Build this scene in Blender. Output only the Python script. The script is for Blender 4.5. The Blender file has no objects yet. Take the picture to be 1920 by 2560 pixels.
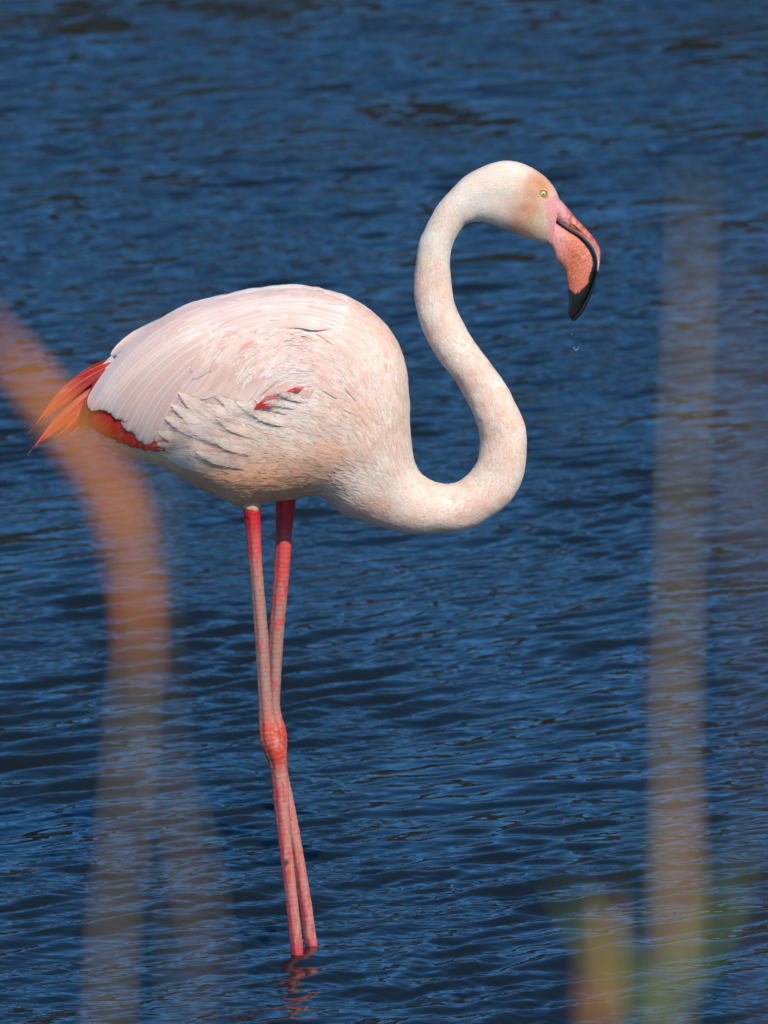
import bpy, bmesh, math, random
import numpy as np
from mathutils import Vector, noise
from mathutils.bvhtree import BVHTree
random.seed(7); np.random.seed(7)
R = math.radians
scene = bpy.context.scene
col = scene.collection

# ------------------------------------------------------------------ camera
PXM = 1450.0                 # photo pixels per metre at the bird
DIST = 14.0                  # metres from camera to the bird's plane
PITCH = R(11.0)
FWD = Vector((0, math.cos(PITCH), -math.sin(PITCH)))
UP = Vector((0, math.sin(PITCH), math.cos(PITCH)))
RIGHT = Vector((1, 0, 0))
def cam_ray(px, py):         # direction whose component along the optical axis is 1
    return FWD + RIGHT * ((px - 960) / PXM / DIST) + UP * ((1280 - py) / PXM / DIST)
_d = cam_ray(960, 2390)
CAM = Vector((0, -0.03, 0)) - _d * DIST
def on_plane(px, py, y=0.0): # world point on the vertical plane at depth y
    d = cam_ray(px, py); t = (y - CAM.y) / d.y
    return CAM + d * t
def at_dist(px, py, dist):
    return CAM + cam_ray(px, py) * dist

def proj(q):                 # world point to photo pixel
    v = Vector(q) - CAM; k = v.dot(FWD)
    return 960 + v.x / k * DIST * PXM, 1280 - v.dot(UP) / k * DIST * PXM
cam_data = bpy.data.cameras.new('camera')
cam = bpy.data.objects.new('camera', cam_data); col.objects.link(cam)
cam.location = CAM
cam.rotation_euler = (math.pi / 2 - PITCH, 0, 0)
cam_data.sensor_fit = 'VERTICAL'
cam_data.sensor_height = 36.0; cam_data.sensor_width = 27.0
cam_data.lens = 36.0 * DIST / (2560 / PXM)
cam_data.clip_start = 0.05; cam_data.clip_end = 2000
cam_data.dof.use_dof = True
cam_data.dof.focus_distance = DIST
cam_data.dof.aperture_fstop = cam_data.lens / 31.0
scene.camera = cam

# ------------------------------------------------------------------ light
SUN_EL = R(45); SUN_AZ = R(25)     # azimuth measured from the camera side towards the right
sun_dir = Vector((math.sin(SUN_AZ) * math.cos(SUN_EL), -math.cos(SUN_AZ) * math.cos(SUN_EL), math.sin(SUN_EL)))
world = bpy.data.worlds.new('World'); scene.world = world; world.use_nodes = True
wn = world.node_tree; bg = wn.nodes['Background']
sky = wn.nodes.new('ShaderNodeTexSky'); sky.sky_type = 'NISHITA'; sky.sun_disc = False
sky.sun_elevation = SUN_EL; sky.sun_rotation = math.atan2(sun_dir.x, sun_dir.y)
sky.air_density = 1.0; sky.dust_density = 0.0; sky.ozone_density = 6.0; sky.altitude = 2500
hsv = wn.nodes.new('ShaderNodeHueSaturation'); hsv.inputs['Saturation'].default_value = 1.18; hsv.inputs['Hue'].default_value = 0.493
wn.links.new(sky.outputs[0], hsv.inputs['Color']); wn.links.new(hsv.outputs[0], bg.inputs[0]); bg.inputs[1].default_value = 0.15
sl = bpy.data.lights.new('sun', 'SUN'); sl.energy = 4.3; sl.angle = R(0.5); sl.color = (1.0, 0.90, 0.77)
so = bpy.data.objects.new('sun', sl); col.objects.link(so)
so.rotation_euler = sun_dir.to_track_quat('Z', 'Y').to_euler()
scene.view_settings.view_transform = 'Standard'; scene.view_settings.look = 'None'
scene.view_settings.gamma = 1; scene.view_settings.exposure = 0.55
scene.view_settings.use_curve_mapping = False
scene.cycles.max_bounces = 6; scene.cycles.use_denoising = True

# ------------------------------------------------------------------ helpers
def lin(c):
    return tuple(((v / 255) / 12.92 if v / 255 <= 0.04045 else ((v / 255 + 0.055) / 1.055) ** 2.4) for v in c)
def mixc(a, b, t):
    t = max(0.0, min(1.0, t))
    return tuple(a[i] + (b[i] - a[i]) * t for i in range(3))
def sstep(a, b, x):
    t = max(0.0, min(1.0, (x - a) / (b - a))); return t * t * (3 - 2 * t)
def nz(x, y, z=0.0):
    return noise.noise(Vector((x, y, z)))
def tag(o, label=None, cat=None, group=None, kind=None):
    if label: o['label'] = label
    if cat: o['category'] = cat
    if group: o['group'] = group
    if kind: o['kind'] = kind
    return o
def empty(name, loc=(0, 0, 0)):
    o = bpy.data.objects.new(name, None); o.location = loc; col.objects.link(o); return o
ALB = 0.66
def mesh_obj(name, verts, faces, mat, parent=None, colors=None, uvs=None, smooth=True, mats=None, fmat=None, origin=None):
    me = bpy.data.meshes.new(name)
    if origin is not None:
        oc = Vector(origin); verts = [Vector(v) - oc for v in verts]
    me.from_pydata([tuple(v) for v in verts], [], faces)
    if mats:
        for m in mats: me.materials.append(m)
        if fmat is not None: me.polygons.foreach_set('material_index', fmat)
    else: me.materials.append(mat)
    if colors is not None:
        a = me.color_attributes.new('Col', 'FLOAT_COLOR', 'POINT')
        arr = np.ones((len(verts), 4), dtype=np.float32); arr[:, :3] = np.array(colors, dtype=np.float32)[:, :3] * ALB
        a.data.foreach_set('color', arr.ravel())
    if uvs is not None:
        uvl = me.uv_layers.new(name='UVMap')
        li = np.zeros(len(me.loops), dtype=np.int32); me.loops.foreach_get('vertex_index', li)
        uvl.data.foreach_set('uv', np.array(uvs, dtype=np.float32)[li].ravel())
    if smooth: me.polygons.foreach_set('use_smooth', [True] * len(me.polygons))
    me.update()
    o = bpy.data.objects.new(name, me); col.objects.link(o)
    if origin is not None: o.location = oc
    if parent is not None:
        o.parent = parent
        if origin is not None: o.location = oc - parent.matrix_world.translation
    return o
def material(name):
    m = bpy.data.materials.new(name); m.use_nodes = True
    nt = m.node_tree; return m, nt, nt.nodes['Principled BSDF']
def N(nt, t, **kw):
    n = nt.nodes.new(t)
    for k, v in kw.items():
        if k.startswith('i_'): n.inputs[k[2:].replace('_', ' ')].default_value = v
        else: setattr(n, k, v)
    return n
def catmull(pts, n):
    """dense Catmull-Rom through rows of numbers, spaced evenly in chord length"""
    P = np.array(pts, dtype=float)
    d = np.r_[0, np.cumsum(np.maximum(1e-6, np.linalg.norm(np.diff(P[:, :min(4, P.shape[1])], axis=0), axis=1)))]
    t = np.linspace(0, d[-1], n); out = np.zeros((n, P.shape[1]))
    M = np.zeros_like(P)
    for i in range(len(P)):
        a, b = max(0, i - 1), min(len(P) - 1, i + 1)
        M[i] = (P[b] - P[a]) / (d[b] - d[a])
    for j, tt in enumerate(t):
        i = min(len(P) - 2, max(0, np.searchsorted(d, tt, 'right') - 1))
        h = d[i + 1] - d[i]; u = (tt - d[i]) / h
        out[j] = ((2*u**3 - 3*u**2 + 1) * P[i] + (u**3 - 2*u**2 + u) * h * M[i]
                  + (-2*u**3 + 3*u**2) * P[i+1] + (u**3 - u**2) * h * M[i+1])
    return out

# ------------------------------------------------------------------ materials
def plumage_material(name, bump=0.5, scale=260, rough=0.75, fine=True):
    m, nt, b = material(name)
    at = N(nt, 'ShaderNodeAttribute', attribute_name='Col')
    tc = N(nt, 'ShaderNodeTexCoord')
    n1 = N(nt, 'ShaderNodeTexNoise'); n1.inputs['Scale'].default_value = scale; n1.inputs['Detail'].default_value = 3
    nt.links.new(tc.outputs['Object'], n1.inputs['Vector'])
    mr = N(nt, 'ShaderNodeMapRange'); mr.inputs['To Min'].default_value = 0.86; mr.inputs['To Max'].default_value = 1.1
    mr.inputs['From Min'].default_value = 0.3; mr.inputs['From Max'].default_value = 0.7
    nt.links.new(n1.outputs['Fac'], mr.inputs['Value'])
    mx = N(nt, 'ShaderNodeVectorMath', operation='SCALE')
    nt.links.new(at.outputs['Color'], mx.inputs[0]); nt.links.new(mr.outputs[0], mx.inputs['Scale'])
    nt.links.new(mx.outputs[0], b.inputs['Base Color'])
    bp = N(nt, 'ShaderNodeBump'); bp.inputs['Strength'].default_value = bump; bp.inputs['Distance'].default_value = 0.002
    nt.links.new(n1.outputs['Fac'], bp.inputs['Height']); nt.links.new(bp.outputs[0], b.inputs['Normal'])
    b.inputs['Roughness'].default_value = rough
    b.inputs['Specular IOR Level'].default_value = 0.25
    b.inputs['Sheen Weight'].default_value = 0.15; b.inputs['Sheen Roughness'].default_value = 0.5
    return m
M_PLUME = plumage_material('plumage', bump=0.3)
M_DOWN = plumage_material('contour_feathers', bump=0.15, scale=500)

def feather_material():
    m, nt, b = material('flight_feather')
    at = N(nt, 'ShaderNodeAttribute', attribute_name='Col')
    uv = N(nt, 'ShaderNodeUVMap')
    sp = N(nt, 'ShaderNodeSeparateXYZ'); nt.links.new(uv.outputs[0], sp.inputs[0])
    ab = N(nt, 'ShaderNodeMath', operation='ABSOLUTE'); nt.links.new(sp.outputs['X'], ab.inputs[0])
    # pale rachis
    rs = N(nt, 'ShaderNodeMapRange'); rs.inputs['From Min'].default_value = 0.05; rs.inputs['From Max'].default_value = 0.12
    rs.inputs['To Min'].default_value = 1; rs.inputs['To Max'].default_value = 0
    nt.links.new(ab.outputs[0], rs.inputs['Value'])
    # barbs: fine slanted streaks
    cv = N(nt, 'ShaderNodeMath', operation='MULTIPLY_ADD'); nt.links.new(ab.outputs[0], cv.inputs[0])
    cv.inputs[1].default_value = -0.05; nt.links.new(sp.outputs['Y'], cv.inputs[2])
    cb = N(nt, 'ShaderNodeCombineXYZ'); nt.links.new(sp.outputs['X'], cb.inputs['X']); nt.links.new(cv.outputs[0], cb.inputs['Y'])
    mp = N(nt, 'ShaderNodeMapping'); mp.inputs['Scale'].default_value = (2.0, 900, 1); nt.links.new(cb.outputs[0], mp.inputs[0])
    oi = N(nt, 'ShaderNodeObjectInfo')
    nb = N(nt, 'ShaderNodeTexNoise', noise_dimensions='4D'); nb.inputs['Scale'].default_value = 1.0; nb.inputs['Detail'].default_value = 2
    nt.links.new(mp.outputs[0], nb.inputs['Vector']); nt.links.new(oi.outputs['Random'], nb.inputs['W'])
    mr = N(nt, 'ShaderNodeMapRange'); mr.inputs['From Min'].default_value = 0.3; mr.inputs['From Max'].default_value = 0.7
    mr.inputs['To Min'].default_value = 0.93; mr.inputs['To Max'].default_value = 1.05
    nt.links.new(nb.outputs['Fac'], mr.inputs['Value'])
    mx = N(nt, 'ShaderNodeVectorMath', operation='SCALE'); nt.links.new(at.outputs['Color'], mx.inputs[0]); nt.links.new(mr.outputs[0], mx.inputs['Scale'])
    mc = N(nt, 'ShaderNodeMix', data_type='RGBA'); mc.inputs[7].default_value = (0.86, 0.78, 0.74, 1)
    f = N(nt, 'ShaderNodeMath', operation='MULTIPLY'); f.inputs[1].default_value = 0.17; nt.links.new(rs.outputs[0], f.inputs[0])
    nt.links.new(f.outputs[0], mc.inputs[0]); nt.links.new(mx.outputs[0], mc.inputs[6])
    nt.links.new(mc.outputs[2], b.inputs['Base Color'])
    ad = N(nt, 'ShaderNodeMath', operation='MULTIPLY_ADD'); nt.links.new(rs.outputs[0], ad.inputs[0]); ad.inputs[1].default_value = 1.2
    nt.links.new(nb.outputs['Fac'], ad.inputs[2])
    bp = N(nt, 'ShaderNodeBump'); bp.inputs['Strength'].default_value = 0.35; bp.inputs['Distance'].default_value = 0.001
    nt.links.new(ad.outputs[0], bp.inputs['Height']); nt.links.new(bp.outputs[0], b.inputs['Normal'])
    b.inputs['Roughness'].default_value = 0.6; b.inputs['Specular IOR Level'].default_value = 0.3
    return m
M_FEATHER = feather_material()

def skin_material(name, rough, bump, scale, coat=0.0, stretch=(1, 1, 1)):
    m, nt, b = material(name)
    at = N(nt, 'ShaderNodeAttribute', attribute_name='Col')
    tc = N(nt, 'ShaderNodeTexCoord'); mp = N(nt, 'ShaderNodeMapping'); mp.inputs['Scale'].default_value = stretch
    nt.links.new(tc.outputs['Object'], mp.inputs[0])
    v = N(nt, 'ShaderNodeTexVoronoi'); v.inputs['Scale'].default_value = scale; v.feature = 'DISTANCE_TO_EDGE'
    nt.links.new(mp.outputs[0], v.inputs['Vector'])
    mr = N(nt, 'ShaderNodeMapRange'); mr.inputs['From Max'].default_value = 0.12
    nt.links.new(v.outputs['Distance'], mr.inputs['Value'])
    m2 = N(nt, 'ShaderNodeMapRange'); m2.inputs['To Min'].default_value = 0.82; m2.inputs['To Max'].default_value = 1.04
    nt.links.new(mr.outputs[0], m2.inputs['Value'])
    mx = N(nt, 'ShaderNodeVectorMath', operation='SCALE'); nt.links.new(at.outputs['Color'], mx.inputs[0]); nt.links.new(m2.outputs[0], mx.inputs['Scale'])
    nt.links.new(mx.outputs[0], b.inputs['Base Color'])
    bp = N(nt, 'ShaderNodeBump'); bp.inputs['Strength'].default_value = bump; bp.inputs['Distance'].default_value = 0.0008
    nt.links.new(mr.outputs[0], bp.inputs['Height']); nt.links.new(bp.outputs[0], b.inputs['Normal'])
    b.inputs['Roughness'].default_value = rough
    b.inputs['Coat Weight'].default_value = coat; b.inputs['Coat Roughness'].default_value = 0.15
    return m
M_LEG = skin_material('leg_skin', 0.55, 0.35, 420, stretch=(1, 1, 1.6))
M_BILL = skin_material('bill_horn', 0.32, 0.4, 330, coat=0.25)

def simple(name, c, rough=0.5, **kw):
    m, nt, b = material(name); b.inputs['Base Color'].default_value = (*c, 1); b.inputs['Roughness'].default_value = rough
    for k, v in kw.items(): b.inputs[k.replace('_', ' ')].default_value = v
    return m

def water_material():
    m, nt, b = material('lake_water')
    b.inputs['Base Color'].default_value = (0.0045, 0.0065, 0.0075, 1)
    b.inputs['Roughness'].default_value = 0.03
    b.inputs['IOR'].default_value = 1.37
    b.inputs['Specular IOR Level'].default_value = 0.5
    geo = N(nt, 'ShaderNodeNewGeometry')
    hs = []
    for sc, rot, st, wgt in ((30, R(24), (0.30, 1, 1), 1.0), (75, R(14), (0.35, 1, 1), 0.45)):
        mp = N(nt, 'ShaderNodeMapping'); mp.inputs['Rotation'].default_value = (0, 0, -rot); mp.inputs['Scale'].default_value = st
        nt.links.new(geo.outputs['Position'], mp.inputs[0])
        n1 = N(nt, 'ShaderNodeTexNoise', noise_dimensions='2D'); n1.inputs['Scale'].default_value = sc; n1.inputs['Detail'].default_value = 1.5
        nt.links.new(mp.outputs[0], n1.inputs['Vector'])
        mm = N(nt, 'ShaderNodeMath', operation='MULTIPLY'); mm.inputs[1].default_value = wgt; nt.links.new(n1.outputs['Fac'], mm.inputs[0])
        hs.append(mm)
    a = N(nt, 'ShaderNodeMath', operation='ADD'); nt.links.new(hs[0].outputs[0], a.inputs[0]); nt.links.new(hs[1].outputs[0], a.inputs[1])
    # ripples come in patches
    n3 = N(nt, 'ShaderNodeTexNoise', noise_dimensions='2D'); n3.inputs['Scale'].default_value = 1.3; n3.inputs['Detail'].default_value = 2
    nt.links.new(geo.outputs['Position'], n3.inputs['Vector'])
    mr = N(nt, 'ShaderNodeMapRange'); mr.inputs['From Min'].default_value = 0.4; mr.inputs['From Max'].default_value = 0.65
    mr.inputs['To Min'].default_value = 0.15; mr.inputs['To Max'].default_value = 0.8
    nt.links.new(n3.outputs['Fac'], mr.inputs['Value'])
    bp = N(nt, 'ShaderNodeBump'); bp.inputs['Distance'].default_value = 0.0035
    nt.links.new(mr.outputs[0], bp.inputs['Strength'])
    nt.links.new(a.outputs[0], bp.inputs['Height']); nt.links.new(bp.outputs[0], b.inputs['Normal'])
    return m
M_WATER = water_material()

# ------------------------------------------------------------------ water
def build_water():
    dense_y = []
    # rows evenly spaced in the picture, from below the bottom edge to above the top edge
    for py in np.linspace(2680, -160, 1250):
        d = cam_ray(960, py); t = -CAM.z / d.z; dense_y.append((CAM + d * t).y)
    near = list(np.linspace(-60, dense_y[0] - 0.15, 60))
    far = list(dense_y[-1] + np.geomspace(0.3, 900, 70))
    ys = np.array(near + dense_y + far)
    k = (960 / PXM / DIST) * 1.22
    ts = np.r_[-np.geomspace(900, 1.03, 40), np.linspace(-1, 1, 560), np.geomspace(1.03, 900, 40)]
    dist = np.maximum(6.0, ys - CAM.y)
    X = ts[None, :] * (dist * k)[:, None]; X = np.clip(X, -900, 900)
    Y = np.repeat(ys[:, None], len(ts), axis=1)
    sy = np.gradient(ys)[:, None] * np.ones_like(X); sx = np.abs(np.gradient(X, axis=1))
    rng = np.random.RandomState(5)
    Z = np.zeros_like(X)
    # slow modulation of the wave field so that crests come and go
    def lowfreq(scale, seed, ax=1.0):
        r = np.random.RandomState(seed); f = np.zeros_like(X)
        for _ in range(7):
            th = r.uniform(0, math.tau); kk = scale * r.uniform(0.5, 1.6)
            f += np.sin(kk * (np.cos(th) * X * ax + np.sin(th) * Y) + r.uniform(0, math.tau))
        return f / 2.6
    warpx = 0.035 * lowfreq(3.2, 11); warpy = 0.035 * lowfreq(3.0, 12)
    bands = [(0.34, 4, 0.028, 12), (0.17, 9, 0.060, 14), (0.10, 12, 0.125, 15), (0.062, 12, 0.115, 22), (0.036, 12, 0.070, 30)]
    for lam0, n, slope, spread in bands:
        band = np.zeros_like(X)
        for i in range(n):
            lam = lam0 * rng.uniform(0.75, 1.3)
            th = R(34) + R(spread) * rng.randn()
            kx, ky = -math.sin(th) * math.tau / lam, math.cos(th) * math.tau / lam
            amp = slope / (math.tau / lam) * math.sqrt(2.0 / n)
            ph = kx * (X + warpx) + ky * (Y + warpy) + rng.uniform(0, math.tau)
            lx, ly = abs(math.tau / kx) if abs(kx) > 1e-6 else 9, abs(math.tau / ky)
            fade = np.clip(2.2 - 5.5 * sx / lx, 0, 1) * np.clip(2.2 - 5.5 * sy / ly, 0, 1)
            # peaked crests, flat troughs
            w = np.sin(ph); w = w + 0.22 * np.cos(2 * ph)
            band += amp * fade * w
        Z += band * np.clip(0.85 + 0.55 * lowfreq(1.6 / math.sqrt(lam0), int(lam0 * 1000)), 0.12, 2.0)
    for fpx, fpy, fd in ((743, 2390, -0.03), (779, 2363, 0.048)):   # little rings where the legs stand
        q = on_plane(fpx, fpy, fd); r = np.hypot(X - q.x, Y - q.y)
        Z *= 1 - 0.5 * np.exp(-(r / 0.11) ** 2)
        Z += 0.0004 * np.exp(-np.maximum(0, r - 0.01) / 0.055) * np.cos(math.tau * r / 0.030) + 0.0018 * np.exp(-(r / 0.018) ** 2)
    nr, nc = X.shape
    V = np.stack([X, Y, Z], axis=-1).reshape(-1, 3)
    i = np.arange(nr - 1)[:, None] * nc + np.arange(nc - 1)[None, :]
    F = np.stack([i, i + 1, i + nc + 1, i + nc], axis=-1).reshape(-1, 4)
    me = bpy.data.meshes.new('water')
    me.vertices.add(len(V)); me.vertices.foreach_set('co', V.ravel())
    me.loops.add(F.size); me.loops.foreach_set('vertex_index', F.ravel().astype(np.int32))
    me.polygons.add(len(F)); me.polygons.foreach_set('loop_start', np.arange(0, F.size, 4, dtype=np.int32))
    me.polygons.foreach_set('loop_total', np.full(len(F), 4, dtype=np.int32))
    me.polygons.foreach_set('use_smooth', np.ones(len(F), dtype=bool))
    me.update(calc_edges=True); me.materials.append(M_WATER)
    o = bpy.data.objects.new('water', me); col.objects.link(o); tag(o, kind='structure')
build_water()

bed = mesh_obj('lake_bed', [(-900, -60, -0.36), (900, -60, -0.36), (900, 950, -0.36), (-900, 950, -0.36)], [(0, 1, 2, 3)],
               simple('mud', (0.06, 0.05, 0.035), 0.9), smooth=False); tag(bed, kind='structure')

# far shore: its dark line of trees is what the steep little wave backs mirror
def build_far_shore():
    rng = np.random.RandomState(3)
    m, nt, b = material('far_foliage')
    at = N(nt, 'ShaderNodeAttribute', attribute_name='Col'); nt.links.new(at.outputs['Color'], b.inputs['Base Color'])
    b.inputs['Roughness'].default_value = 0.8
    vs, fs, cs = [], [], []
    for i in range(46000):
        x = rng.uniform(-70, 70)
        hmax = 14.0 + 3.0 * nz(x * 0.09, 3.1) + 1.6 * nz(x * 0.35, 8.2)
        z = hmax * rng.uniform(0, 1) ** 0.9
        y = 66 + 2.5 * (1 - z / 15) * rng.uniform(-1, 1) + rng.uniform(0, 1.5)
        s = rng.uniform(0.35, 0.75); a = rng.uniform(0, math.tau); el = rng.uniform(-0.9, 0.9)
        u = Vector((math.cos(a), math.sin(a) * 0.4, math.sin(el))) * s
        v = Vector((-math.sin(a) * 0.4, rng.uniform(-.5, .5), math.cos(el))) * s * rng.uniform(0.4, 0.9)
        p = Vector((x, y, z + 0.1)); n = len(vs)
        vs += [p - u, p - v * 0.6, p + u, p + v]; fs.append((n, n + 1, n + 2, n + 3))
        c = mixc((0.016, 0.018, 0.005), (0.045, 0.038, 0.012), rng.uniform()); cs += [c] * 4
    o = mesh_obj('tree_line', vs, fs, m, colors=cs, smooth=False); tag(o, kind='stuff')
    g = []; 
    vs, fs = [], []
    for i, x in enumerate(np.linspace(-300, 300, 61)):
        for j, (y, z) in enumerate(((63, -0.4), (65, 0.15), (72, 0.8), (120, 1.5), (300, 2.0))):
            vs.append((x, y + 1.2 * nz(x * 0.1, j), z + (0.2 * nz(x * .2, j, 4) if j else 0)))
    for i in range(60):
        for j in range(4):
            a = i * 5 + j; fs.append((a, a + 5, a + 6, a + 1))
    o = mesh_obj('far_bank', vs, fs, simple('bank_earth', (0.05, 0.05, 0.022), 0.9)); tag(o, kind='structure')
build_far_shore()

# ------------------------------------------------------------------ flamingo: profile of back (D) and belly (V) edges, half thickness w
PAIRS = [  # Dx, Dy, Vx, Vy, w (all photo pixels at the bird)
 (1399,500,1378,612,33),(1386,470,1356,606,40),(1362,442,1327,599,45),(1331,421,1297,588,48),(1300,407,1268,576,49),
 (1262,402,1244,567,48),(1223,410,1221,557,46),(1184,428,1200,553,43),(1157,447,1182,554,41),(1129,474,1165,561,40),
 (1100,506,1148,579,39),(1076,545,1135,600,38),(1060,577,1128,618,38),(1049,602,1124,641,38),(1041,640,1123,668,39),
 (1036,690,1126,697,40),(1037,735,1130,725,41),(1046,787,1139,765,42),(1069,850,1160,812,43),(1101,904,1190,861,44),
 (1139,953,1229,913,45),(1167,1000,1263,960,46),(1186,1041,1291,1014,48),(1197,1076,1311,1062,50),(1201,1104,1318,1106,51),
 (1199,1131,1314,1156,53),(1191,1158,1300,1210,54),(1178,1179,1272,1257,56),(1159,1197,1224,1294,57),(1137,1208,1170,1324,59),
 (1112,1212,1110,1331,62),(1086,1206,1050,1334,66),(1064,1194,1000,1329,72),(1046,1176,950,1315,80),(1035,1150,905,1303,92),
 (1028,1108,860,1283,108),(1025,1050,826,1255,122),(1022,980,800,1238,135),(1010,900,775,1234,146),(980,832,745,1242,154),
 (930,777,710,1248,160),(860,741,670,1254,163),(780,719,630,1262,163),(700,714,590,1262,160),(620,725,550,1243,155),
 (540,743,505,1222,147),(466,764,455,1190,135),(412,791,405,1160,121),(357,825,352,1150,104),(310,860,303,1136,85),
 (272,896,270,1106,66),(246,924,248,1066,46),(230,945,236,1025,24)]
RINGS, SEG = 300, 56
prof = catmull(PAIRS, RINGS)
def noise_edge(i, a): return 0
tv, tpx, tu = [], [], []
for i in range(RINGS):
    dx, dy, vx, vy, w = prof[i]
    cx, cy, hx, hy = (dx + vx) / 2, (dy + vy) / 2, (dx - vx) / 2, (dy - vy) / 2
    for j in range(SEG):
        a = math.tau * j / SEG
        ca, sa = math.cos(a), math.sin(a)
        e = 0.92
        c2 = math.copysign(abs(ca) ** e, ca); s2 = math.copysign(abs(sa) ** e, sa)
        px, py, dep = cx + hx * c2, cy + hy * c2, w * s2
        p = on_plane(px, py, 0.0)
        amp = 0.0015 + 0.0016 * sstep(60, 140, w)
        q = Vector((p.x, -dep / PXM, p.z))
        k = nz(q.x * 22, q.y * 22, q.z * 22) + 0.5 * nz(q.x * 55 + 3, q.y * 55, q.z * 55)
        cw = on_plane(cx, cy, 0); rd = (q - cw)
        if rd.length > 1e-6: q = q + rd.normalized() * amp * k
        tv.append(q); tpx.append(proj((q.x, -abs(q.y), q.z))); tu.append(i / (RINGS - 1))
tf = []
for i in range(RINGS - 1):
    for j in range(SEG):
        a = i * SEG + j; b = i * SEG + (j + 1) % SEG
        tf.append((a, b, b + SEG, a + SEG))
tf.append(tuple(range(SEG - 1, -1, -1))); tf.append(tuple((RINGS - 1) * SEG + j for j in range(SEG)))
bvh = BVHTree.FromPolygons(tv, tf)
TORSO_U = None
for i in range(RINGS):
    if prof[i][0] < 1046 and prof[i][2] < 960: TORSO_U = i / (RINGS - 1); break

# flow of the plumage in the profile plane (photo pixels)
FLOW = [(1018,1080,-.05,-1),(1018,960,-.1,-1),(980,840,-.5,-.85),(900,775,-.85,-.45),(780,728,-1,-.1),(650,730,-1,.15),(500,765,-.92,.35),
 (350,845,-.8,.6),(250,930,-.6,.8),(930,950,-.3,-.95),(850,850,-.75,-.65),(750,805,-1,0.05),(650,820,-.9,.4),(560,880,-.6,.8),(450,920,-.5,.85),
 (330,980,-.45,.9),(600,950,-.2,.98),(700,870,-.85,.5),(780,900,-.95,-.2),(740,960,-.95,.2),(860,1040,-.85,-.45),(950,1080,-.5,-.85),(650,1150,-1,.1),
 (550,1080,-.85,-.45),(450,1040,-.8,-.55),(800,1160,-.93,-.35),(950,1240,-.85,-.5),(900,1270,-.93,-.35),(500,1180,-.95,-.15),(400,1130,-.95,-.2),(700,1060,-.95,-.2),
 (620,1230,-1,.15),(760,1220,-1,.15)]
FL = np.array(FLOW)
def flow(px, py):
    w = 1.0 / ((FL[:, 0] - px) ** 2 + (FL[:, 1] - py) ** 2 + 900.0) ** 1.6
    vx, vy = (w * FL[:, 2]).sum(), (w * FL[:, 3]).sum(); n = math.hypot(vx, vy) or 1
    return vx / n, vy / n

C_CREAM = lin((243, 224, 206)); C_PINK = lin((238, 198, 176)); C_SALM = lin((232, 165, 138)); C_WHITE = lin((245, 231, 222))
C_TAN = lin((208, 142, 98)); C_TANP = lin((226, 188, 160)); C_LORE = lin((232, 158, 156)); C_RED = lin((205, 26, 30)); C_CORAL = lin((226, 96, 74))
C_HEAD = lin((240, 226, 208))
def lores_x(py):   # feather edge at the bill base
    pts = [(480, 1392), (493, 1376), (507, 1361), (530, 1367), (568, 1371), (592, 1373), (620, 1374)]
    if py <= pts[0][0]: return 1400
    for (a, b), (c, d) in zip(pts, pts[1:]):
        if py <= c: return b + (d - b) * (py - a) / (c - a)
    return 1374
def body_color(px, py, side=0.0):
    fx, fy = flow(px, py)
    n1 = nz(px / 90, py / 90, side); n2 = nz(px / 26, py / 26, side + 5)
    # streaks along the flow
    al = px * fx + py * fy; ac = -px * fy + py * fx
    st = nz(al / 46, ac / 13, 2.0 + side)
    c = mixc(C_CREAM, C_PINK, 0.45 + 0.8 * n1 + 0.35 * n2)
    if px > 1046 and py < 700:      # upper neck and head
        c = mixc(C_HEAD, lin((238, 208, 188)), 0.35 + 0.7 * n1 + sstep(520, 700, py) * 0.4)
        g = math.exp(-(((px - 1352) / 46) ** 2 + ((py - 462) / 40) ** 2)) + 0.95 * math.exp(-(((px - 1322) / 46) ** 2 + ((py - 530) / 40) ** 2)) \
            + 0.75 * math.exp(-(((px - 1310) / 75) ** 2 + ((py - 580) / 22) ** 2))
        c = mixc(c, C_TAN, g * 0.95 + 0.25 * n2 * sstep(1240, 1300, px))
        c = mixc(c, lin((216, 190, 158)), 0.75 * math.exp(-(((px - 1352) / 22) ** 2 + ((py - 565) / 34) ** 2)))
        lx = lores_x(py) + 2.5 * nz(py / 5, 1)
        c = mixc(c, C_LORE, sstep(-2, 3, px - lx) if py > 484 else 0)
    elif px < 1046:
        c = mixc(c, C_SALM, sstep(0.05, 0.5, n1 + 0.4 * st) * 0.4)
        c = mixc(c, C_SALM, 0.55 * sstep(0.0, 0.5, st) * math.exp(-(((px - 900) / 110) ** 2 + ((py - 1000) / 110) ** 2)))
        c = mixc(c, lin((232, 166, 122)), 0.95 * sstep(1070, 1220, py) * sstep(960, 760, px))  # belly turns tan towards the underside: its warm shade is put into the colour
        c = mixc(c, C_WHITE, 0.6 * sstep(1000, 700, px) * sstep(1090, 1000, py))
        c = mixc(c, lin((230, 158, 130)), 0.65 * sstep(0.02, 0.42, st + 0.3 * n2) * math.exp(-(((px - 760) / 170) ** 2 + ((py - 850) / 100) ** 2)))
    else:
        c = mixc(c, lin((234, 186, 160)), sstep(0.0, 0.6, st + n2 * 0.6) * 0.55)
    return c
tcol = []
for (px, py), q in zip(tpx, tv): tcol.append(body_color(px, py, 0.0 if q.y < 0 else 7.0))

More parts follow.
